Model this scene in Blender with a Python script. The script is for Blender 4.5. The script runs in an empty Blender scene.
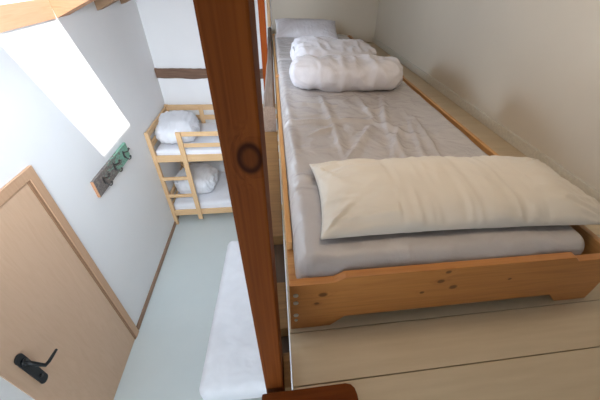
import bpy, bmesh, math, random
from mathutils import Vector, Matrix, noise
random.seed(7)
C = bpy.context.scene.collection
V = Vector

# ------------------------------------------------------------------ dimensions
WX = -1.608          # left wall
RX = 1.43            # right wall
FY = 4.62            # far wall
BY = -1.40           # wall behind the camera
FZ = -3.165          # lower floor
MZ = -0.80           # mezzanine floor
ROOF0 = -0.25        # underside of the roof at the left wall
SL = 0.45            # roof slope towards +x

# ------------------------------------------------------------------ materials
def new_mat(name):
    m = bpy.data.materials.new(name); m.use_nodes = True
    nt = m.node_tree
    return m, nt, nt.nodes['Principled BSDF']

def N(nt, t, **kw):
    n = nt.nodes.new(t)
    for k, v in kw.items(): setattr(n, k, v)
    return n

def ramp(nt, fac, stops):
    r = N(nt, 'ShaderNodeValToRGB')
    el = r.color_ramp.elements
    el[0].position, el[0].color = stops[0][0], (*stops[0][1], 1)
    el[1].position, el[1].color = stops[-1][0], (*stops[-1][1], 1)
    for p, c in stops[1:-1]:
        e = el.new(p); e.color = (*c, 1)
    nt.links.new(fac, r.inputs['Fac'])
    return r.outputs['Color']

def mix(nt, fac, a, b, blend='MIX'):
    n = N(nt, 'ShaderNodeMix', data_type='RGBA', blend_type=blend)
    for s, v in ((n.inputs[0], fac), (n.inputs[6], a), (n.inputs[7], b)):
        if isinstance(v, (int, float)): s.default_value = v
        elif isinstance(v, tuple): s.default_value = (*v, 1)
        else: nt.links.new(v, s)
    return n.outputs[2]

def noise_tex(nt, vec, scale, detail=3, rough=.55, dist=0):
    n = N(nt, 'ShaderNodeTexNoise')
    n.inputs['Scale'].default_value = scale; n.inputs['Detail'].default_value = detail
    n.inputs['Roughness'].default_value = rough; n.inputs['Distortion'].default_value = dist
    if vec is not None: nt.links.new(vec, n.inputs['Vector'])
    return n.outputs['Fac']

def bump(nt, bsdf, h, strength, dist=.01):
    b = N(nt, 'ShaderNodeBump'); b.inputs['Strength'].default_value = strength
    b.inputs['Distance'].default_value = dist
    nt.links.new(h, b.inputs['Height']); nt.links.new(b.outputs['Normal'], bsdf.inputs['Normal'])

def coords(nt, scale=(1, 1, 1), world=False):
    tc = N(nt, 'ShaderNodeTexCoord'); mp = N(nt, 'ShaderNodeMapping')
    mp.inputs['Scale'].default_value = scale
    nt.links.new(tc.outputs['Object'], mp.inputs['Vector'])
    return tc.outputs['Object'], mp.outputs['Vector']

def wood(name, light, mid, dark, axis='x', knots=(), rough=.45, ring=9, contrast=1.0, along=.9, spec=.5, kring=False):
    """grain runs along the axis; knots are (x,y,z,radius) in object coordinates"""
    m, nt, b = new_mat(name)
    ai = 'xyz'.index(axis)
    sc = [1, 1, 1]; sc[ai] = along / ring
    obj, v = coords(nt, tuple(sc))
    kmask = None; warp = None
    for (kx, ky, kz, kr) in knots:
        s = N(nt, 'ShaderNodeVectorMath', operation='SUBTRACT'); s.inputs[1].default_value = (kx, ky, kz)
        nt.links.new(obj, s.inputs[0])
        q = N(nt, 'ShaderNodeVectorMath', operation='MULTIPLY')
        k = [1 / kr] * 3; k[ai] *= (.72 if kring else .75); q.inputs[1].default_value = k
        nt.links.new(s.outputs[0], q.inputs[0])
        l = N(nt, 'ShaderNodeVectorMath', operation='LENGTH'); nt.links.new(q.outputs[0], l.inputs[0])
        mr = N(nt, 'ShaderNodeMapRange', interpolation_type='SMOOTHSTEP')
        mr.inputs['From Min'].default_value = 1.15; mr.inputs['From Max'].default_value = .55
        nt.links.new(l.outputs['Value'], mr.inputs['Value'])
        if kring:      # dark rim, slightly darkened heart
            mr.inputs['From Min'].default_value = 1.45; mr.inputs['From Max'].default_value = 1.0
            inn = N(nt, 'ShaderNodeMapRange', interpolation_type='SMOOTHSTEP')
            inn.inputs['From Min'].default_value = .5; inn.inputs['From Max'].default_value = 1.0
            inn.inputs['To Min'].default_value = .38
            nt.links.new(l.outputs['Value'], inn.inputs['Value'])
            pr = N(nt, 'ShaderNodeMath', operation='MULTIPLY')
            nt.links.new(mr.outputs[0], pr.inputs[0]); nt.links.new(inn.outputs[0], pr.inputs[1])
            mr = pr
        w = N(nt, 'ShaderNodeMapRange', interpolation_type='SMOOTHSTEP')
        w.inputs['From Min'].default_value = 3.2; w.inputs['From Max'].default_value = .3
        w.inputs['To Max'].default_value = kr * 2.2
        nt.links.new(l.outputs['Value'], w.inputs['Value'])
        def acc(a, o, op):
            if a is None: return o
            n = N(nt, 'ShaderNodeMath', operation=op); nt.links.new(a, n.inputs[0]); nt.links.new(o, n.inputs[1])
            return n.outputs[0]
        kmask = acc(kmask, mr.outputs[0], 'MAXIMUM'); warp = acc(warp, w.outputs[0], 'ADD')
    if warp is not None:
        ad = N(nt, 'ShaderNodeVectorMath', operation='ADD'); nt.links.new(v, ad.inputs[0])
        cb = N(nt, 'ShaderNodeCombineXYZ')
        for i in range(3): nt.links.new(warp, cb.inputs[i])
        nt.links.new(cb.outputs[0], ad.inputs[1]); v = ad.outputs[0]
    g = noise_tex(nt, v, ring * 2.2, 3, .6, .4)
    fm = [160, 160, 160]; fm[ai] = 5
    _, v2 = coords(nt, tuple(fm))
    f = noise_tex(nt, v2, 1, 2)
    # rings: sharpen coarse noise into lines
    mul = N(nt, 'ShaderNodeMath', operation='MULTIPLY'); mul.inputs[1].default_value = 9
    nt.links.new(g, mul.inputs[0])
    pp = N(nt, 'ShaderNodeMath', operation='PINGPONG'); pp.inputs[1].default_value = 1
    nt.links.new(mul.outputs[0], pp.inputs[0])
    col = ramp(nt, pp.outputs[0], [(0, light), (.55, tuple(l * .6 + q * .4 for l, q in zip(light, mid))), (1, mid)])
    col = mix(nt, .35 * contrast, col, ramp(nt, g, [(.3, dark), (.7, light)]))
    col = mix(nt, .25 * contrast, col, ramp(nt, f, [(.3, dark), (.65, light)]))
    if kmask is not None:
        col = mix(nt, kmask, col, tuple(c * .45 for c in dark))
    nt.links.new(col, b.inputs['Base Color'])
    b.inputs['Roughness'].default_value = rough
    b.inputs['Specular IOR Level'].default_value = spec
    bump(nt, b, f, .12, .002)
    return m

def plaster(name, col, rough=.8, var=.04, spec=.3):
    m, nt, b = new_mat(name)
    obj, v = coords(nt)
    n1 = noise_tex(nt, v, 1.4, 4)
    lo = tuple(c * (1 - var) for c in col); hi = tuple(min(1, c * (1 + var)) for c in col)
    nt.links.new(ramp(nt, n1, [(.3, lo), (.7, hi)]), b.inputs['Base Color'])
    b.inputs['Roughness'].default_value = rough; b.inputs['Specular IOR Level'].default_value = spec
    bump(nt, b, noise_tex(nt, v, 35, 4), .15, .004)
    return m

def cloth(name, col, rough=.75, bs=.25, scale=9, sheen=.2, spec=.25):
    m, nt, b = new_mat(name)
    obj, v = coords(nt)
    n = noise_tex(nt, v, scale, 2.5, .5, .5)
    w = noise_tex(nt, v, 420, 1)
    lo = tuple(c * .93 for c in col)
    nt.links.new(ramp(nt, n, [(.3, lo), (.7, col)]), b.inputs['Base Color'])
    b.inputs['Roughness'].default_value = rough; b.inputs['Specular IOR Level'].default_value = spec
    b.inputs['Sheen Weight'].default_value = sheen
    a = N(nt, 'ShaderNodeMath', operation='MULTIPLY_ADD'); a.inputs[1].default_value = .04
    nt.links.new(w, a.inputs[0]); nt.links.new(n, a.inputs[2])
    bump(nt, b, a.outputs[0], bs, .03)
    return m

def plain(name, col, rough=.5, metal=0., spec=.5):
    m, nt, b = new_mat(name)
    obj, v = coords(nt)
    n = noise_tex(nt, v, 60, 3)
    nt.links.new(ramp(nt, n, [(.3, tuple(c * .85 for c in col)), (.7, col)]), b.inputs['Base Color'])
    b.inputs['Roughness'].default_value = rough; b.inputs['Metallic'].default_value = metal
    b.inputs['Specular IOR Level'].default_value = spec
    return m

# ------------------------------------------------------------------ geometry helpers
def bx(bm, x0, x1, y0, y1, z0, z1, bev=0.0):
    vs = [bm.verts.new((x, y, z)) for x in (x0, x1) for y in (y0, y1) for z in (z0, z1)]
    fs = [(0, 1, 3, 2), (4, 6, 7, 5), (0, 4, 5, 1), (2, 3, 7, 6), (0, 2, 6, 4), (1, 5, 7, 3)]
    faces = [bm.faces.new([vs[i] for i in f]) for f in fs]
    if bev > 0:
        es = list({e for f in faces for e in f.edges})
        bmesh.ops.bevel(bm, geom=es, offset=bev, segments=2, affect='EDGES', profile=.6)
    return bm

def prism(bm, pts, d):
    """polygon pts (3-D) extruded by vector d"""
    a = [bm.verts.new(p) for p in pts]; b = [bm.verts.new(V(p) + V(d)) for p in pts]
    n = len(a)
    fs = [bm.faces.new(a), bm.faces.new(b[::-1])]
    for i in range(n):
        fs.append(bm.faces.new((a[i], b[i], b[(i + 1) % n], a[(i + 1) % n])))
    bmesh.ops.recalc_face_normals(bm, faces=fs)
    return fs

def bevel_all(bm, w, seg=2, ang=30):
    es = [e for e in bm.edges if len(e.link_faces) == 2 and e.calc_face_angle(0) > math.radians(ang)]
    bmesh.ops.bevel(bm, geom=es, offset=w, segments=seg, affect='EDGES', profile=.6)

def tube(bm, pts, r, n=10, caps=True):
    pts = [V(p) for p in pts]; rings = []
    rr = r if isinstance(r, (list, tuple)) else [r] * len(pts)
    for i, p in enumerate(pts):
        t = (pts[min(i + 1, len(pts) - 1)] - pts[max(i - 1, 0)]).normalized()
        up = V((0, 0, 1)) if abs(t.z) < .9 else V((0, 1, 0))
        a = t.cross(up).normalized(); b = t.cross(a)
        rings.append([bm.verts.new(p + (a * math.cos(k * 2 * math.pi / n) + b * math.sin(k * 2 * math.pi / n)) * rr[i]) for k in range(n)])
    for i in range(len(rings) - 1):
        for k in range(n):
            bm.faces.new((rings[i][k], rings[i][(k + 1) % n], rings[i + 1][(k + 1) % n], rings[i + 1][k]))
    if caps: bm.faces.new(rings[0][::-1]); bm.faces.new(rings[-1])

def obj(name, bm, mat, parent=None, smooth=False, base=None):
    """links one mesh object; coordinates were given in world space, base = the thing's origin"""
    bmesh.ops.recalc_face_normals(bm, faces=bm.faces[:])
    off = V(parent.get('_b', (0, 0, 0))) if parent is not None else V(base or (0, 0, 0))
    if off.length: bmesh.ops.translate(bm, verts=bm.verts[:], vec=-off)
    me = bpy.data.meshes.new(name); bm.to_mesh(me); bm.free()
    for p in me.polygons: p.use_smooth = smooth
    me.materials.append(mat)
    o = bpy.data.objects.new(name, me); C.objects.link(o)
    if parent is not None:
        o.parent = parent; o['_b'] = off[:]
    else:
        o.location = off; o['_b'] = off[:]
    return o

def tag(o, label, cat, group=None):
    o['label'] = label; o['category'] = cat
    if group: o['group'] = group
    return o

def thing(name, label, cat, loc, group=None):
    o = bpy.data.objects.new(name, None); o.empty_display_size = .1; C.objects.link(o)
    o.location = loc; o['_b'] = tuple(loc)
    return tag(o, label, cat, group)

def struct(name, bm, mat, parent=None, smooth=False):
    o = obj(name, bm, mat, parent, smooth)
    if parent is None: o['kind'] = 'structure'
    return o

def box(*a, **k):
    bm = bmesh.new(); bx(bm, *a, **k); return bm

# ------------------------------------------------------------------ colours
M = {}
M['wall'] = plaster('white_plaster', (.89, .885, .89), .8, .02)
M['wallw'] = plaster('satin_cream_plaster', (.76, .69, .58), .36, .03, .5)
M['ceil'] = plaster('ceiling_white', (.86, .85, .83))
M['lowfloor'] = plaster('pale_painted_floor', (.66, .71, .70), .5, .03)
M['joist'] = wood('dark_old_timber', (.10, .06, .035), (.06, .035, .02), (.025, .015, .01), 'y', rough=.7)
M['pineX'] = wood('pine_along_x', (.62, .31, .11), (.50, .22, .065), (.38, .15, .04), 'x', rough=.35)
M['pineY'] = wood('pine_along_y', (.66, .36, .14), (.54, .26, .085), (.42, .18, .05), 'y', rough=.4)
M['pineBX'] = wood('pale_pine_along_x', (.84, .58, .33), (.76, .48, .24), (.62, .35, .15), 'x')
M['pineBY'] = wood('pale_pine_along_y', (.84, .58, .33), (.76, .48, .24), (.62, .35, .15), 'y')
M['pineBZ'] = wood('pale_pine_along_z', (.84, .58, .33), (.76, .48, .24), (.62, .35, .15), 'z')
M['post'] = wood('red_brown_varnished_post', (.20, .054, .009), (.14, .033, .005), (.075, .017, .003), 'z',
                 knots=[(.028, 0, .638, .0112)], rough=.6, ring=22, along=.25, spec=.06, kring=True)
M['post2'] = wood('orange_brown_post', (.34, .075, .014), (.26, .05, .010), (.16, .03, .006), 'z', rough=.7, spec=.05)
M['tread'] = wood('dark_red_tread', (.22, .055, .010), (.15, .033, .006), (.07, .016, .003), 'x', rough=.6, spec=.08, knots=[(.18, -.0, .01, .012)])
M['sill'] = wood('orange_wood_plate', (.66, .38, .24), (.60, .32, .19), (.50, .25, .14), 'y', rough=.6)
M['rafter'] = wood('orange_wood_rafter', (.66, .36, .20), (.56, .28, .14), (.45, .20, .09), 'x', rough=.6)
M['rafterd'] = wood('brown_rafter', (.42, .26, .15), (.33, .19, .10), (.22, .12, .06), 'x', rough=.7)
M['beam'] = wood('weathered_brown_beam', (.27, .155, .10), (.16, .085, .055), (.05, .026, .018), 'x', rough=.8, ring=14, contrast=1.6)
M['grey'] = wood('weathered_grey_beam', (.27, .20, .155), (.20, .14, .105), (.10, .065, .05), 'y', rough=.8, contrast=1.4)
M['block'] = wood('rough_sawn_pine', (.27, .145, .045), (.20, .10, .028), (.11, .05, .014), 'x', rough=.65, ring=30, contrast=1.4)
M['door'] = wood('pale_veneer', (.72, .49, .33), (.68, .45, .295), (.62, .39, .25), 'z', rough=.5, contrast=.7, ring=6)
M['frame'] = wood('beech_frame', (.62, .39, .245), (.57, .345, .21), (.49, .28, .16), 'z', rough=.5, contrast=.8)
M['framed'] = plain('brown_rebate', (.36, .20, .11), .6)
M['base'] = wood('brown_baseboard_wood', (.36, .21, .13), (.30, .17, .10), (.22, .12, .07), 'y', rough=.5)
M['whitebase'] = plain('white_painted_baseboard', (.80, .76, .66), .5)
M['black'] = plain('black_metal', (.018, .02, .022), .32, .3)
M['iron'] = plain('dark_iron', (.10, .095, .09), .35, .85)
M['steel'] = plain('zinc_steel', (.62, .66, .68), .3, .9)
M['white'] = cloth('white_cotton', (.84, .84, .87), .8, .35, 7)
M['whitefar'] = cloth('white_cotton_bright', (.88, .88, .92), .8, .3, 6)
M['pillow'] = cloth('cream_cotton', (.73, .66, .57), .5, .28, 6)
M['sheet'] = cloth('grey_mattress_cover', (.50, .46, .45), 0.24, .6, 9, .05, .6)
M['duv'] = cloth('grey_white_cotton', (.68, .65, .68), .7, .5, 9)

def floor_mat():
    m, nt, b = new_mat('cream_painted_boards')
    o, v = coords(nt, (1.2, 14, 1))
    g = noise_tex(nt, v, 3, 4)
    _, v2 = coords(nt, (1, 1, 0))
    col = ramp(nt, g, [(.3, (.60, .48, .32)), (.7, (.67, .55, .385))])
    vo = N(nt, 'ShaderNodeTexVoronoi'); vo.inputs['Scale'].default_value = 7.5
    nt.links.new(v2, vo.inputs['Vector'])
    sp = ramp(nt, vo.outputs['Distance'], [(.018, (1, 1, 1)), (.036, (0, 0, 0))])
    col = mix(nt, sp, col, (.28, .2, .12))
    nt.links.new(col, b.inputs['Base Color'])
    b.inputs['Roughness'].default_value = .42
    bump(nt, b, g, .1, .002)
    return m
M['boards'] = floor_mat()

def glass_mat():
    m = bpy.data.materials.new('clear_glass'); m.use_nodes = True
    nt = m.node_tree; nt.nodes.clear()
    o = N(nt, 'ShaderNodeOutputMaterial'); t = N(nt, 'ShaderNodeBsdfTransparent'); g = N(nt, 'ShaderNodeBsdfGlossy')
    g.inputs['Roughness'].default_value = .03
    x = N(nt, 'ShaderNodeMixShader'); x.inputs[0].default_value = .04
    nt.links.new(t.outputs[0], x.inputs[1]); nt.links.new(g.outputs[0], x.inputs[2]); nt.links.new(x.outputs[0], o.inputs['Surface'])
    return m
M['glass'] = glass_mat()

# ------------------------------------------------------------------ setting
T = .12
struct('wall_left', box(WX - T, WX, BY, FY + T, FZ, ROOF0 - .0), M['wall'])
# far wall: gable whose top follows the roof
bm = bmesh.new()
prism(bm, [(WX, FY, FZ), (RX + T, FY, FZ), (RX + T, FY, ROOF0 + SL * (RX - WX)), (WX, FY, ROOF0)], (0, T, 0))
struct('wall_far', bm, M['wall'])
bm = bmesh.new()
prism(bm, [(WX, BY, FZ), (RX + T, BY, FZ), (RX + T, BY, ROOF0 + SL * (RX - WX)), (WX, BY, ROOF0)], (0, -T, 0))
struct('wall_back', bm, M['wall'])
struct('wall_right', box(RX, RX + T, BY, FY, FZ, ROOF0 + SL * (RX - WX)), M['wallw'])
# cream painted gable above the platform, in front of the plain far wall
struct('trim_1', box(.012, RX, FY - .012, FY, MZ, ROOF0 + SL * 1.6), M['wallw'])
struct('floor', box(WX - T, RX + T, BY - T, FY + T, FZ - .1, FZ), M['lowfloor'])

# roof with the skylight opening
SKX0, SKX1, SKY0, SKY1 = WX + .0, WX + .73, 2.11, 2.93
def rz(x): return ROOF0 + SL * (x - WX)
bm = bmesh.new()
def slab(x0, x1, y0, y1):
    prism(bm, [(x0, y0, rz(x0)), (x1, y0, rz(x1)), (x1, y1, rz(x1)), (x0, y1, rz(x0))], (0, 0, .04))
slab(WX - T, RX + T, BY - T, SKY0); slab(WX - T, RX + T, SKY1, FY + T); slab(SKX1, RX + T, SKY0, SKY1); 
struct('ceiling', bm, M['ceil'])
# skylight
w = thing('window_1', 'wood framed roof skylight above the left wall', 'window', (SKX0 + .3, 2.5, rz(SKX0 + .3)))
del w['label']; del w['category']; w['kind'] = 'structure'
bm = bmesh.new()
for (x0, x1, y0, y1) in ((SKX0, SKX1, SKY0 - .03, SKY0), (SKX0, SKX1, SKY1, SKY1 + .03), (SKX1, SKX1 + .03, SKY0 - .03, SKY1 + .03)):
    prism(bm, [(x0, y0, rz(x0) + .041), (x1, y0, rz(x1) + .041), (x1, y1, rz(x1) + .041), (x0, y1, rz(x0) + .041)], (0, 0, .03))
obj('window_frame', bm, M['sill'], w)
bm = bmesh.new()
prism(bm, [(SKX0, SKY0, rz(SKX0) + .05), (SKX1, SKY0, rz(SKX1) + .05), (SKX1, SKY1, rz(SKX1) + .05), (SKX0, SKY1, rz(SKX0) + .05)], (0, 0, .004))
obj('window_glass', bm, M['glass'], w)

# wall plate and rafters
pl = obj('wall_plate', box(WX + .0005, WX + .007, BY, 2.879, -.385, -.258, bev=.001), M['sill'], base=(WX, 2.5, -.385))
tag(pl, 'sunlit orange timber plate along the top of the left wall below the skylight', 'beam')
def rafter(y0, y1, m, depth, x1, lab, skew=0):
    bm = bmesh.new()
    b0 = ROOF0 - depth; pts = []
    prism(bm, [(WX + .001, y0, b0), (x1, y0, b0 + SL * (x1 - WX)), (x1, y0 - skew, rz(x1) - .002), (WX + .001, y0 - skew, ROOF0 - .002)], (0, y1 - y0, 0))
    o = obj('wooden_rafter', bm, m, base=(WX, y0, b0))
    return tag(o, lab, 'rafter', 'rafters under the sloping ceiling')
rafter(2.90, 3.08, M['rafter'], .135, 1.40, 'sunlit orange rafter at the far side of the skylight', .02)
rafter(3.57, 3.70, M['rafterd'], .155, 1.40, 'short visible brown rafter end, middle one between skylight and far wall')
rafter(4.16, 4.29, M['rafterd'], .155, 1.40, 'brown rafter end closest to the far wall')

# platform floor: painted boards with open seams
bm = bmesh.new()
seam = .293
y = seam - .137 * 12
while y < FY - .02:
    y1 = min(y + .1345, FY - .014)
    bx(bm, .006, RX - .001, max(y, BY + .002), y1, MZ - .022, MZ, bev=.0012)
    y += .137
struct('floor_mezzanine', bm, M['boards'])
struct('trim_2', box(.02, RX - .001, BY + .002, FY - .002, MZ - .05, MZ - .0222), M['joist'])
struct('ceiling_lower', box(.02, RX - .001, BY + .002, FY - .002, MZ - .17, MZ - .051), M['ceil'])
struct('baseboard_right', box(RX - .016, RX, BY, FY - .013, MZ + .0005, MZ + .062, bev=.003), M['whitebase'])
struct('baseboard_left', box(WX, WX + .014, 1.925, FY, FZ, FZ + .065, bev=.002), M['base'])
struct('baseboard_far', box(WX + .015, RX, FY - .014, FY, FZ, FZ + .065, bev=.002), M['base'])

# platform edge: dark beam, pine blocks, grey beam
bm = bmesh.new()
prism(bm, [(-.056, BY + .005, MZ - .2), (.003, BY + .005, MZ - .2), (.003, 1.735, MZ - .2), (-.13, 1.735, MZ - .2), (-.13, .8, MZ - .2), (-.075, .42, MZ - .2), (-.056, .40, MZ - .2)], (0, 0, .155))
eb = obj('edge_beam', bm, M['joist'], base=(-.03, .5, MZ - .2))
tag(eb, 'dark old timber beam under the open edge of the platform', 'beam')
for (y0, y1, lab) in ((.815, 1.725, 'long pine block on the dark edge beam, beside the bed rail'),
                      (.445, .605, 'short pine block on the edge beam beside the end board corner'),
                      (.292, .378, 'small orange pine block on the edge beam right beside the post foot')):
    x0 = -.11 if y0 > .8 else (-.060 if y0 > .4 else -.0145)
    o = obj('pine_block', box(x0, .003, y0, y1, MZ - .0445, MZ + (.0 if y0 < .8 else .003), bev=.003), M['block'], base=((x0) / 2, y0, MZ - .0445))
    tag(o, lab, 'block', 'pine blocks along the platform edge')
# grey beam with slightly uneven faces
bm = bmesh.new()
n = 40; rings = []
for i in range(n + 1):
    yy = 1.745 + (FY - .03 - 1.745) * i / n
    x0, x1 = -.0755 + .026 * min(1, (yy - 1.745) / 1.4) + .004 * noise.noise(V((yy * 4, 0, 0))), -.002
    z1 = -.648 + .008 * noise.noise(V((yy * 3, 5, 0)))
    c = .012
    rings.append([bm.verts.new(p) for p in ((x0, yy, MZ - .2), (x0, yy, z1 - c), (x0 + c, yy, z1), (x1 - c, yy, z1), (x1, yy, z1 - c), (x1, yy, MZ - .2))])
for i in range(n):
    for k in range(6):
        bm.faces.new((rings[i][k], rings[i][(k + 1) % 6], rings[i + 1][(k + 1) % 6], rings[i + 1][k]))
bm.faces.new(rings[0]); bm.faces.new(rings[-1][::-1])
gb = obj('grey_beam', bm, M['grey'], base=(-.04, 3, MZ - .2))
tag(gb, 'weathered grey-brown beam along the platform edge beside the beds', 'beam')

# front post: tall board standing at the platform edge
bm = bmesh.new()
zt = rz(-.06) - .004
prism(bm, [(-.0565, .285, MZ - .0435), (-.0165, .285, MZ - .0435), (-.0165, .285, zt), (-.0600, .285, zt)], (0, .105, 0))
bevel_all(bm, .003)
po = obj('wooden_post', bm, M['post'], base=(-.058, .285, MZ))
tag(po, 'tall red-brown varnished post with one round knot, closest to the viewer', 'post')
po2 = obj('wooden_post', box(-.118, -.053, 3.46, 3.56, FZ, rz(-.118) - .004, bev=.004), M['post2'], base=(-.09, 3.5, FZ))
tag(po2, 'orange-brown post behind the near post, on the far side of the grey beam', 'post')
pb = obj('upright_board', box(-.045, -.006, FY - .03 - .02, FY - .013, -.64, rz(-.03) - .05, bev=.003), M['pineBZ'], base=(-.03, FY - .03, -.64))
tag(pb, 'pale narrow upright board on the far end of the grey beam', 'board')
# far wall timber (irregular)
bm = bmesh.new()
n = 44; rings = []
for i in range(n + 1):
    x = WX + .002 + (-.15 - WX) * i / n
    zt_ = -1.172 + .016 * noise.noise(V((x * 5, 1, 0))) + .006 * noise.noise(V((x * 17, 1, 0)))
    zb = -1.298 + .012 * noise.noise(V((x * 4, 7, 0))) - .004 * noise.noise(V((x * 15, 3, 0)))
    rings.append([bm.verts.new(p) for p in ((x, FY + .0, zt_), (x, FY - .035, zt_), (x, FY - .045, zt_ - .012), (x, FY - .045, zb + .012), (x, FY - .035, zb), (x, FY, zb))])
for i in range(n):
    for k in range(6): bm.faces.new((rings[i][k], rings[i][(k + 1) % 6], rings[i + 1][(k + 1) % 6], rings[i + 1][k]))
bm.faces.new(rings[0]); bm.faces.new(rings[-1][::-1])
tag(obj('wall_beam', bm, M['beam'], base=(-.9, FY, -1.3)), 'rough brown timber set across the far wall above the bunk bed', 'beam')

# tread at the bottom of the view
bm = bmesh.new()
pts = [(-.066, .277), (.130, .277), (.143, .273), (.151, .264), (.154, .250), (.154, .05), (-.066, .05)]
prism(bm, [(x, y, MZ + .001) for x, y in pts], (0, 0, .028)); bevel_all(bm, .005)
tag(obj('stair_tread', bm, M['tread'], base=(.05, .15, MZ)), 'dark red-brown wooden tread with a rounded corner in front of the post', 'step')

# ------------------------------------------------------------------ door
DX = WX
d = thing('door_1', '', '', (DX, 1.36, FZ)); del d['label']; del d['category']; d['kind'] = 'structure'
slabo = obj('door_panel', box(DX + .001, DX + .006, .935, 1.815, FZ + .006, -1.15, bev=.002), M['door'], d)
bm = bmesh.new()
bx(bm, DX, DX + .018, 1.840, 1.910, FZ, -1.083, bev=.003)
obj('door_frame', bm, M['frame'], d)
bm = bmesh.new()
bx(bm, DX, DX + .018, .86, 1.840, -1.150, -1.083, bev=.003)
obj('door_frame', bm, M['frame'], d)
obj('door_stop', box(DX, DX + .012, 1.818, 1.8395, FZ, -1.1505), M['framed'], d)
# handle
h = bmesh.new()
hy, hz = 1.047, -1.95
pz0, pz1 = -2.215, -1.875
pts = []
for k in range(24):
    a = 2 * math.pi * k / 24; cx = .031
    zz = (pz1 - cx) if math.sin(a) >= 0 else (pz0 + cx)
    pts.append((DX + .0065, hy + cx * math.cos(a), zz + cx * math.sin(a)))
prism(h, pts, (.008, 0, 0)); bevel_all(h, .002, ang=50)
hp = obj('handle_plate', h, M['black'], d)
h = bmesh.new()
tube(h, [(DX + .012, hy, hz), (DX + .026, hy, hz)], .022, 18)
tube(h, [(DX + .012, hy, hz), (DX + .045, hy, hz - .02), (DX + .070, hy + .004, hz - .055), (DX + .082, hy + .012, hz - .088), (DX + .084, hy + .04, hz - .098), (DX + .084, hy + .08, hz - .102), (DX + .082, hy + .122, hz - .108)],
     [.013, .012, .0115, .0115, .0105, .0095, .0085], 12)
obj('handle_lever', h, M['black'], d, True)
h = bmesh.new(); tube(h, [(DX + .012, hy, -2.14), (DX + .024, hy, -2.14)], .010, 14)
obj('key_cylinder', h, M['iron'], d)

# ------------------------------------------------------------------ coat rack
def rackmat():
    m, nt, b = new_mat('peeling_teal_paint')
    o, v = coords(nt, (1, 1, 3))
    n1 = noise_tex(nt, v, 16, 6, .7)
    g = N(nt, 'ShaderNodeSeparateXYZ'); nt.links.new(o, g.inputs[0])
    a = N(nt, 'ShaderNodeMath', operation='MULTIPLY_ADD'); a.inputs[1].default_value = .55
    nt.links.new(g.outputs[1], a.inputs[0]); nt.links.new(n1, a.inputs[2])
    st = ramp(nt, a.outputs[0], [(.50, (0, 0, 0)), (.58, (1, 1, 1))])
    wd = ramp(nt, noise_tex(nt, v, 30, 4), [(.3, (.10, .085, .08)), (.6, (.26, .22, .20)), (.75, (.36, .28, .2))])
    tl = ramp(nt, noise_tex(nt, v, 40, 3), [(.3, (.13, .33, .24)), (.7, (.30, .55, .42))])
    nt.links.new(mix(nt, st, wd, tl), b.inputs['Base Color']); b.inputs['Roughness'].default_value = .7
    bump(nt, b, n1, .4, .004)
    return m
cr = thing('coat_rack', 'wall coat rack of peeling teal board with three iron hooks beside the sun patch', 'coat rack', (WX, 2.73, -1.60))
obj('rack_board', box(WX + .001, WX + .026, 2.36, 3.10, -1.685, -1.522, bev=.002), rackmat(), cr)
obj('board_end', box(WX + .002, WX + .025, 2.355, 2.3595, -1.684, -1.523), M['rafter'], cr)
for yy in (2.50, 2.74, 2.98):
    bm = bmesh.new(); x = WX + .027
    prism(bm, [(x, yy + .016 * math.cos(a * math.pi / 8), -1.60 + .042 * math.sin(a * math.pi / 8)) for a in range(16)], (.005, 0, 0))
    tube(bm, [(x + .003, yy, -1.575), (x + .03, yy, -1.57), (x + .055, yy, -1.56), (x + .068, yy, -1.535)], [.006, .006, .006, .008], 10)
    tube(bm, [(x + .003, yy, -1.615), (x + .018, yy, -1.645), (x + .04, yy, -1.655), (x + .055, yy, -1.64), (x + .058, yy, -1.62)], [.006, .006, .006, .006, .008], 10)
    for (dx, dz) in ((.068, -1.533), (.058, -1.618)):
        bmesh.ops.create_uvsphere(bm, u_segments=10, v_segments=8, radius=.011, matrix=Matrix.Translation((x + dx, yy, dz)))
    obj('coat_hook', bm, M['iron'], cr, True)

# ------------------------------------------------------------------ soft goods
def fold(p, s, seed, sharp=1.0):
    a = noise.noise(V((p[0] * s[0] + seed, p[1] * s[1] - seed, p[2] * s[2] + 3.1)))
    return (1 - abs(a) * 2) ** 2 * sharp

CREASES = [((0.248, 1.653), (0.258, 1.266)),
           ((0.258, 1.266), (0.245, 0.946)),
           ((0.427, 1.259), (0.323, 1.075)),
           ((0.323, 1.075), (0.253, 0.952)),
           ((0.446, 1.65), (0.472, 1.347)),
           ((0.605, 1.663), (0.528, 1.355)),
           ((0.541, 1.456), (0.492, 1.166)),
           ((0.492, 1.166), (0.485, 0.957)),
           ((0.558, 1.254), (0.439, 0.963)),
           ((0.058, 1.321), (0.456, 1.327)),
           ((0.047, 1.284), (0.063, 0.97)),
           ((0.453, 1.317), (0.585, 1.162)),
           ((0.104, 1.55), (0.3, 1.509)),
           ((0.639, 1.3), (0.558, 0.955)),
           ((0.054, 1.669), (0.064, 1.321)),
           ((0.465, 1.44), (0.541, 1.456)),
           ((0.055, 0.856), (0.104, 0.839)),
           ((0.626, 0.951), (0.681, 1.35)),
           ((0.151, 1.182), (0.257, 1.257)),
           ((0.333, 0.65), (0.489, 0.607))]
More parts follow.
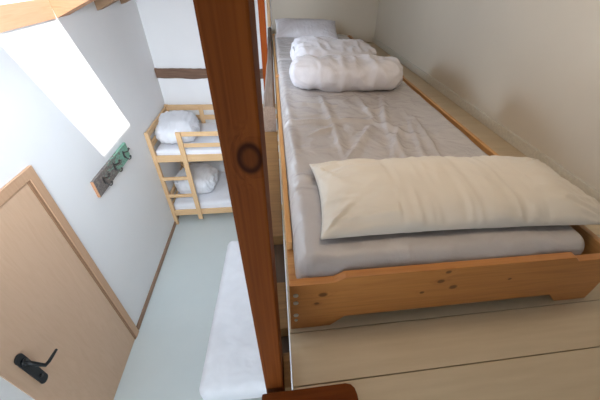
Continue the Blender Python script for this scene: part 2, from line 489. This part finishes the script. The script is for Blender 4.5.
def soft_box(x0, x1, y0, y1, z0, z1, r, amp, seed, nx=60, ny=80, nz=8, fs=(5, 5, 5), crease=(), lines=()):
    """mattress with a rounded edge and a wrinkled cover"""
    bm = bmesh.new()
    bmesh.ops.create_cube(bm, size=2)
    bm.free(); bm = bmesh.new()
    def face(fn, a, b):
        g = [[bm.verts.new(fn(i / a * 2 - 1, j / b * 2 - 1)) for j in range(b + 1)] for i in range(a + 1)]
        for i in range(a):
            for j in range(b): bm.faces.new((g[i][j], g[i + 1][j], g[i + 1][j + 1], g[i][j + 1]))
    face(lambda u, v: (u, v, 1), nx, ny); face(lambda u, v: (u, v, -1), nx, ny)
    face(lambda u, v: (u, 1, v), nx, nz); face(lambda u, v: (u, -1, v), nx, nz)
    face(lambda u, v: (1, u, v), ny, nz); face(lambda u, v: (-1, u, v), ny, nz)
    bmesh.ops.remove_doubles(bm, verts=bm.verts[:], dist=1e-5)
    c = V(((x0 + x1) / 2, (y0 + y1) / 2, (z0 + z1) / 2)); h = V(((x1 - x0) / 2, (y1 - y0) / 2, (z1 - z0) / 2))
    for v in bm.verts:
        p = V((v.co.x * h.x, v.co.y * h.y, v.co.z * h.z))
        q = V([max(-h[i] + r, min(h[i] - r, p[i])) for i in range(3)])
        dd = p - q
        if dd.length > 1e-9: p = q + dd.normalized() * r if dd.length > r else q + dd
        w = c + p
        if v.co.z > -.5:
            nrm = (p - q).normalized() if (p - q).length > 1e-6 else V((0, 0, 1))
            k = fold(w, fs, seed) * .6 + fold(w, (fs[0] * 2.3, fs[1] * 2.1, 4), seed + 9) * .3 + .5 * noise.noise(w * 3)
            edge = min(1, (h.x - abs(p.x)) / .05) * .8 + .2
            w += nrm * amp * k * edge
        if lines and v.co.z > .98:
            for k_, ((ax, ay), (bx_, by_)) in enumerate(lines):
                ex_, ey_ = bx_ - ax, by_ - ay; L2 = ex_ * ex_ + ey_ * ey_
                t = max(0, min(1, ((w.x - ax) * ex_ + (w.y - ay) * ey_) / L2))
                jx = .006 * noise.noise(V((w.y * 18, w.x * 18, k_)))
                sdist = ((w.x - ax) * ey_ - (w.y - ay) * ex_) / math.sqrt(L2)
                dist = math.hypot(w.x - ax - t * ex_, w.y - ay - t * ey_) + jx
                taper = .35 + .65 * math.sin(math.pi * min(1, max(0, t * .8 + .1)))
                wd_ = .011 if sdist > 0 else .026
                w.z += .0105 * taper * math.exp(-(dist / wd_) ** 2) - .004 * math.exp(-((dist - .035) / .025) ** 2) * taper
        for (cy, dep, wd) in crease:
            if v.co.z > 0: w.z -= dep * math.exp(-((w.y - cy) / wd) ** 2)
        v.co = w
    return bm

def pillow_bm(L, W, H, seed, nx=150, ny=90, flat=.35, wr=.006, pinch=.05):
    """pillow lying in local xy, centre at origin, seam at z=0"""
    bm = bmesh.new(); tops = []
    for side in (1, -1):
        g = []
        for i in range(nx + 1):
            row = []
            for j in range(ny + 1):
                u = i / nx * 2 - 1; v = j / ny * 2 - 1
                # concave outline between the corners
                x = u * L / 2 * (1 - pinch * .6 * (1 - v * v) * abs(u) ** 3)
                yv = v * W / 2 * (1 - pinch * (1 - u * u) * abs(v) ** 3)
                t = ((1 - abs(u) ** 3.2) * (1 - abs(v) ** 2.4))
                t = max(t, 0) ** .62
                hgt = H * (.62 if side > 0 else flat) * t
                cu = max(0, 1 - t * 1.05)
                r1 = noise.noise(V((x * 9 + seed, yv * 9, seed)))
                r2 = noise.noise(V((x * 5 + seed, yv * 26, seed + 4))) if abs(u) > .5 else noise.noise(V((x * 26, yv * 5, seed + 4)))
                hgt += (wr * (r1 * .9 + (1 - abs(r2) * 2) * .9 * (cu + .25))) * min(1, t * 4) * (1 if side > 0 else .4)
                for cxs in (-1, 1):          # folds fanning out of the corners
                    for cys in (-1, 1):
                        ddx, ddy = x - cxs * L / 2, yv - cys * W / 2
                        rad = math.hypot(ddx, ddy); an = math.atan2(ddy, ddx)
                        hgt += wr * 1.6 * noise.noise(V((an * 6.5, seed + cxs * 3, cys * 5 + rad * 2))) * min(1, rad / .04) * math.exp(-(rad / .15) ** 2) * min(1, t * 5)
                row.append(bm.verts.new((x, yv, side * hgt)))
            g.append(row)
        for i in range(nx):
            for j in range(ny): bm.faces.new((g[i][j], g[i + 1][j], g[i + 1][j + 1], g[i][j + 1]))
    bmesh.ops.remove_doubles(bm, verts=bm.verts[:], dist=1e-4)
    return bm

def duvet_bm(L, W, H, seed, wr=.02, ex=3.2, ez=2.3, nu=90, nv=60, spiral=False):
    """rolled or folded duvet: superellipsoid along x with deep soft folds; base flattened at z=0"""
    bm = bmesh.new(); rings = []
    def se(c, p): return math.copysign(abs(c) ** p, c)
    for i in range(nu + 1):
        th = -math.pi / 2 + math.pi * i / nu
        ct, st_ = se(math.cos(th), 2 / ex * .9), se(math.sin(th), 2 / ex)
        if i in (0, nu): ct = 0.0
        row = []
        for j in range(nv):
            ph = 2 * math.pi * j / nv
            x = st_ * L / 2; yv = ct * se(math.cos(ph), 2 / ez) * W / 2; z = ct * se(math.sin(ph), 2 / ez) * H / 2
            p = V((x, yv, z)); nn = V((x / (L * L), yv / (W * W), z / (H * H)))
            if nn.length > 0: nn.normalize()
            a = noise.noise(V((x * 4 + seed, yv * 7, z * 7))) * 1.1
            b = (1 - abs(noise.noise(V((x * 13 + seed, yv * 6, z * 6 + 2)))) * 2.4) * .55
            cc = noise.noise(V((x * 22, yv * 22, z * 22 + seed))) * .3
            ends = abs(x) / (L / 2)
            e = (1 - abs(noise.noise(V((seed, yv * 24 + x * 6, z * 24)))) * 2.5) * .8 * max(0, ends - .6) / .4
            p += nn * wr * (a + b + cc + e)
            if spiral:
                dz = p.z - H * .12
                if yv < 0: p += V((0, 1, 0)) * .25 * wr * 3 * math.exp(-(dz / .012) ** 2)
            p.z = max(p.z + H * .5, .12 * H * 0 + .0005) if p.z + H * .5 < .004 else p.z + H * .5
            row.append(bm.verts.new(p))
        rings.append(row)
    for i in range(nu):
        for j in range(nv):
            bm.faces.new((rings[i][j], rings[i][(j + 1) % nv], rings[i + 1][(j + 1) % nv], rings[i + 1][j]))
    bmesh.ops.remove_doubles(bm, verts=bm.verts[:], dist=1e-5)
    return bm

def place(bm, loc, rx=0, ry=0, rzz=0):
    mt = Matrix.Translation(loc) @ Matrix.Rotation(rzz, 4, 'Z') @ Matrix.Rotation(ry, 4, 'Y') @ Matrix.Rotation(rx, 4, 'X')
    bmesh.ops.transform(bm, matrix=mt, verts=bm.verts[:])
    return bm

# ------------------------------------------------------------------ low stacking beds on the platform
def end_board(x0, x1, y0, y1, zb, zt, bm):
    """board with a raised middle and two feet, profile in x-z"""
    w = x1 - x0
    P = [(0, zb), (.112, zb), (.150, zb + .040), (w - .150, zb + .040), (w - .112, zb), (w, zb),
         (w, zt - .012), (w - .150, zt - .012), (w - .168, zt + .004), (.168 - .03, zt + .004), (.120 - .01, zt - .012), (0, zt - .012)]
    prism(bm, [(x0 + a, y0, b) for a, b in P], (0, y1 - y0, 0)); bevel_all(bm, .0025, ang=20)
    return bm

kn = [(325, 295, .0), (0, 0, 0)]
def make_bed(y0, y1, label, knots, ztop):
    L = (.48, (y0 + y1) / 2, MZ)
    b = thing('low_bed', label, 'bed', L, 'low pine beds on the platform')
    mk = wood('end_board_pine', (.58, .25, .066), (.48, .18, .045), (.33, .11, .025), 'x', knots=[(x - L[0], y0 - L[1], z - MZ, r) for x, z, r in knots], rough=.33)
    e1 = obj('end_board', end_board(.010, .957, y0, y0 + .022, MZ + .0005, ztop, bmesh.new()), mk, b)
    e2 = obj('end_board', end_board(.010, .957, y1 - .022, y1, MZ + .0005, ztop, bmesh.new()), M['pineX'], b)
    for i, zz in enumerate((-.640, -.672, -.728, -.752)):
        bm = bmesh.new(); tube(bm, [(.025, y0 + .001, zz), (.025, y0 - .0025, zz)], .0065 if i < 3 else .0045, 14)
        obj('screw', bm, M['steel'], e1)
    for x0, x1, lab in ((.0105, .027, 0), (.915, .935, 1)):
        bm = box(x0, x1, y0 + .16 if not lab else y0 + .0225, y1 - .0225, MZ + .02, ztop - (.025 if not lab else .004), bev=.002)
        obj('side_rail', bm, M['pineY'], b)
    obj('corner_block', box(.0105, .038, y0 + .0225, y0 + .1595, MZ + .06, ztop - .055, bev=.002), M['pineX'], b)
    for k in range(9):
        yy = y0 + .12 + (y1 - y0 - .3) * k / 8
        obj('slat', box(.0385, .9145, yy, yy + .06, MZ + .075, MZ + .093), M['pineX'], b)
    return b
make_bed(.440, 2.235, 'near low pine bed with screwed end board on the white boards',
         [(.094, -.648, .010), (.079, -.684, .006), (.41, -.637, .009), (.455, -.668, .010), (.368, -.68, .006), (.62, -.655, .005), (.42, -.60, .007)], -.590)
make_bed(2.262, 4.02, 'far low pine bed under the upright pillow, behind the first bed', [], -.62)

mt = obj('mattress', soft_box(.030, .868, .466, 2.205, MZ + .0935, -.563, .045, .007, 3.3, 170, 300, 8, fs=(4.0, 3.0, 5), lines=CREASES), M['sheet'], smooth=True, base=(.47, 1.3, MZ + .094))
tag(mt, 'mattress in a shiny grey wrinkled cover under the long pillow', 'mattress')
mt2 = obj('mattress', soft_box(.032, .890, 2.300, 3.985, MZ + .094, -.612, .03, .006, 8.1, crease=((2.72, .03, .014),)), M['sheet'], smooth=True, base=(.47, 3.1, MZ + .094))
tag(mt2, 'grey covered mattress on the far low bed, mostly behind the rolled duvets', 'mattress')

bm = pillow_bm(.875, .362, .112, 2.7, wr=.0085, flat=.11, pinch=.07)
place(bm, (.537, .700, -.538), rx=math.radians(1), rzz=math.radians(-1.4))
tag(obj('pillow', bm, M['pillow'], smooth=True, base=(.57, .78, -.55)), 'long cream pillow lying across the foot of the near bed', 'pillow')

bm = duvet_bm(.630, .30, .165, 4.2, wr=.019, ez=2.4, ex=3.0, nu=140, nv=90)
place(bm, (.428, 1.835, -.562), rzz=math.radians(-3))
tag(obj('duvet', bm, M['duv'], smooth=True, base=(.44, 1.84, -.56)), 'rolled grey-white duvet lying in front of the folded one on the near bed', 'duvet')
bm = duvet_bm(.59, .50, .155, 9.4, wr=.020, ez=3.0, ex=3.2, nu=140, nv=90)
place(bm, (.445, 2.42, -.575), rx=0)
tag(obj('duvet', bm, M['duv'], smooth=True, base=(.44, 2.4, -.575)), 'folded grey-white duvet behind the rolled one, before the far pillow', 'duvet')
bm = pillow_bm(.69, .30, .11, 6.1, wr=.006)
place(bm, (.385, 3.80, -.545), rx=math.radians(28))
tag(obj('pillow', bm, M['duv'], smooth=True, base=(.38, 3.8, -.6)), 'white pillow propped at the head of the far bed by the back wall', 'pillow')

# ------------------------------------------------------------------ bunk bed in the far left corner
BX0, BX1, B0, B1 = WX + .003, .33, 3.625, 4.575
b = thing('bunk_bed', 'pale pine bunk bed with a ladder in the far left corner', 'bunk bed', (-.6, 4.15, FZ))
def post(x, y, zt, wx=.045, wy=.045): return obj('bed_post', box(x, x + wx, y, y + wy, FZ + .0005, zt, bev=.004), M['pineBZ'], b)
post(BX0, B0, -1.668); post(BX1 - .045, B0, -1.668); post(BX0, B1 - .045, -1.655); post(BX1 - .045, B1 - .045, -1.655)
def rail(n, x0, x1, y0, y1, z0, z1, m='pineBX'): return obj(n, box(x0, x1, y0, y1, z0, z1, bev=.003), M[m], b)
for z0, z1 in ((-2.082, -1.988), (-2.992, -2.900)):
    rail('side_rail', BX0 + .0455, BX1 - .0455, B0 + .008, B0 + .032, z0, z1)
    rail('side_rail', BX0 + .0455, BX1 - .0455, B1 - .0345, B1 - .010, z0, z1)
    rail('end_rail', BX0 + .008, BX0 + .032, B0 + .0455, B1 - .0455, z0, z1, 'pineBY')
    rail('end_rail', BX1 - .032, BX1 - .008, B0 + .0455, B1 - .0455, z0, z1, 'pineBY')
for z0, z1 in ((-1.745, -1.672), (-1.89, -1.82)):
    rail('end_slat', BX0 + .008, BX0 + .030, B0 + .0455, B1 - .0455, z0, z1, 'pineBY')
    rail('end_slat', BX1 - .030, BX1 - .008, B0 + .0455, B1 - .0455, z0, z1, 'pineBY')
for z0, z1 in ((-2.74, -2.67), (-2.88, -2.82)):
    rail('end_slat', BX0 + .008, BX0 + .030, B0 + .0455, B1 - .0455, z0, z1, 'pineBY')
for z0, z1 in ((-1.735, -1.658), (-1.885, -1.815)):
    rail('back_guard_rail', BX0 + .0455, BX1 - .0455, B1 - .030, B1 - .008, z0, z1)
obj('guard_post', box(-1.13, -1.07, B1 - .052, B1 - .0355, -2.08, -1.68, bev=.003), M['pineBZ'], b)
for z0, z1 in ((-1.720, -1.658), (-1.872, -1.815)):
    rail('front_guard_rail', -1.240, BX1 - .0455, B0 + .000, B0 + .0075 + .012 - .012, z0, z1)
ld = obj('ladder_stile', box(-1.238, -1.178, B0 - .030, B0 - .0005, FZ + .11, -1.655, bev=.003), M['pineBZ'], b)
for zz in (-2.325, -2.615):
    rail('ladder_rung', BX0 + .0455, -1.2385, B0 - .020, B0 + .004, zz - .025, zz + .02)
obj('bed_base', box(BX0 + .035, BX1 - .035, B0 + .034, B1 - .037, -2.07, -2.05), M['pineBX'], b)
obj('bed_base', box(BX0 + .035, BX1 - .035, B0 + .034, B1 - .037, -2.98, -2.96), M['pineBX'], b)
for zt, zb, s, lab in ((-1.925, -2.0495, 1.3, 'white covered mattress on the upper bunk'), (-2.80, -2.9595, 5.5, 'white covered mattress on the lower bunk')):
    o = obj('mattress', soft_box(BX0 + .04, BX1 - .04, B0 + .038, B1 - .057, zb, zt, .035, .008, s, 60, 30), M['whitefar'], smooth=True, base=(-.6, 4.1, zb))
    tag(o, lab, 'mattress')
bm = duvet_bm(.50, .72, .27, 2.2, wr=.022, ez=2.8, ex=2.8); place(bm, (-1.335, 4.08, -1.918), rzz=.12)
tag(obj('duvet', bm, M['whitefar'], smooth=True, base=(-1.2, 4.1, -1.98)), 'rolled white duvet at the head of the upper bunk', 'duvet')
bm = duvet_bm(.56, .60, .30, 7.9, wr=.024, ez=2.6, ex=2.6); place(bm, (-1.27, 4.08, -2.795), rzz=-.15)
tag(obj('duvet', bm, M['whitefar'], smooth=True, base=(-1.2, 4.1, -2.87)), 'rolled white duvet at the head of the lower bunk', 'duvet')

# ------------------------------------------------------------------ bed on the lower floor, beside the platform
lb = thing('single_bed', 'bed on the lower floor covered by a white sheet, behind the post', 'bed', (-.3, 1.9, FZ))
obj('mattress', place(soft_box(-.43, .43, -.90, .90, 0, .23, .08, .011, 12.4, 60, 120, 12, fs=(3, 6, 3)), (-.305, 1.93, FZ + .161), rzz=math.radians(-2.2)), M['whitefar'], lb, True)
obj('bed_frame', box(-.64, .10, 1.10, 2.74, FZ + .10, FZ + .1595, bev=.004), M['pineBY'], lb)
for x in (-.63, .05):
    for y in (1.12, 2.68): obj('leg', box(x, x + .04, y, y + .04, FZ, FZ + .0995), M['pineBZ'], lb)

# ------------------------------------------------------------------ light
sd = V((-1, .8, -2.2)).normalized()
s = bpy.data.lights.new('Sun', 'SUN'); s.energy = 11; s.angle = math.radians(.6); s.color = (1, .96, .90)
so = bpy.data.objects.new('Sun', s); C.objects.link(so); so.rotation_euler = sd.to_track_quat('-Z', 'Y').to_euler()
def area(name, loc, target, sx, sy, e, col, spread=180):
    l = bpy.data.lights.new(name, 'AREA'); l.shape = 'RECTANGLE'; l.size = sx; l.size_y = sy; l.energy = e; l.color = col; l.spread = math.radians(spread)
    o = bpy.data.objects.new(name, l); C.objects.link(o); o.location = loc
    o.rotation_euler = (V(target) - V(loc)).to_track_quat('-Z', 'Y').to_euler()
    return o
area('skylight_daylight', (WX + .60, 2.52, rz(WX + .60) - .03), (WX + .60 + .8, 2.35, rz(WX + .60) - 1.03), .25, .6, 20, (.66, .82, 1), 165)
area('left_wall_fill', (-.62, .46, rz(-.62) - .03), (-1.55, 3.6, -1.05), .6, .8, 40, (.80, .89, 1), 95)  # added cool fill to brighten the left wall; no roof opening here
area('lower_room_fill', (-.9, -1.2, -1.3), (-1.2, 3.0, -2.4), 1.2, 1.4, 36, (.78, .89, 1))  # added fill for the room below, not an actual window
area('platform_warm_fill', (.35, .75, .52), (.75, 2.1, -.8), .7, .7, 7.5, (1, .79, .56))  # added warm fill hung unseen over the platform, no real source there

wd = bpy.data.worlds.new('World'); bpy.context.scene.world = wd; wd.use_nodes = True
bg = wd.node_tree.nodes['Background']; bg.inputs[0].default_value = (.42, .72, .95, 1); bg.inputs[1].default_value = 1.0

# ------------------------------------------------------------------ camera
pitch, yaw, roll, F = 0.672265302, 0.170245095, 0.0539515508, 298.04
ppx, ppy = 320.69, 204.95
cp, sp, cy, sy, cr_, sr = math.cos(pitch), math.sin(pitch), math.cos(yaw), math.sin(yaw), math.cos(roll), math.sin(roll)
fwd = V((sy * cp, cy * cp, -sp)); right = V((cy, -sy, 0)); up = right.cross(fwd)
r2 = right * cr_ + up * sr; u2 = -right * sr + up * cr_
cam = bpy.data.cameras.new('Camera'); co = bpy.data.objects.new('Camera', cam); C.objects.link(co)
co.matrix_world = Matrix((( r2.x, u2.x, -fwd.x, 0), (r2.y, u2.y, -fwd.y, 0), (r2.z, u2.z, -fwd.z, 0), (0, 0, 0, 1)))
cam.sensor_width = 36; cam.lens = F / 600 * 36; cam.clip_start = .02
cam.shift_x = -(ppx - 300) / 600; cam.shift_y = (ppy - 200) / 600
bpy.context.scene.camera = co
vs = bpy.context.scene.view_settings
vs.view_transform = 'Standard'; vs.look = 'None'; vs.exposure = 0.0
for o in bpy.data.objects:
    if '_b' in o: del o['_b']
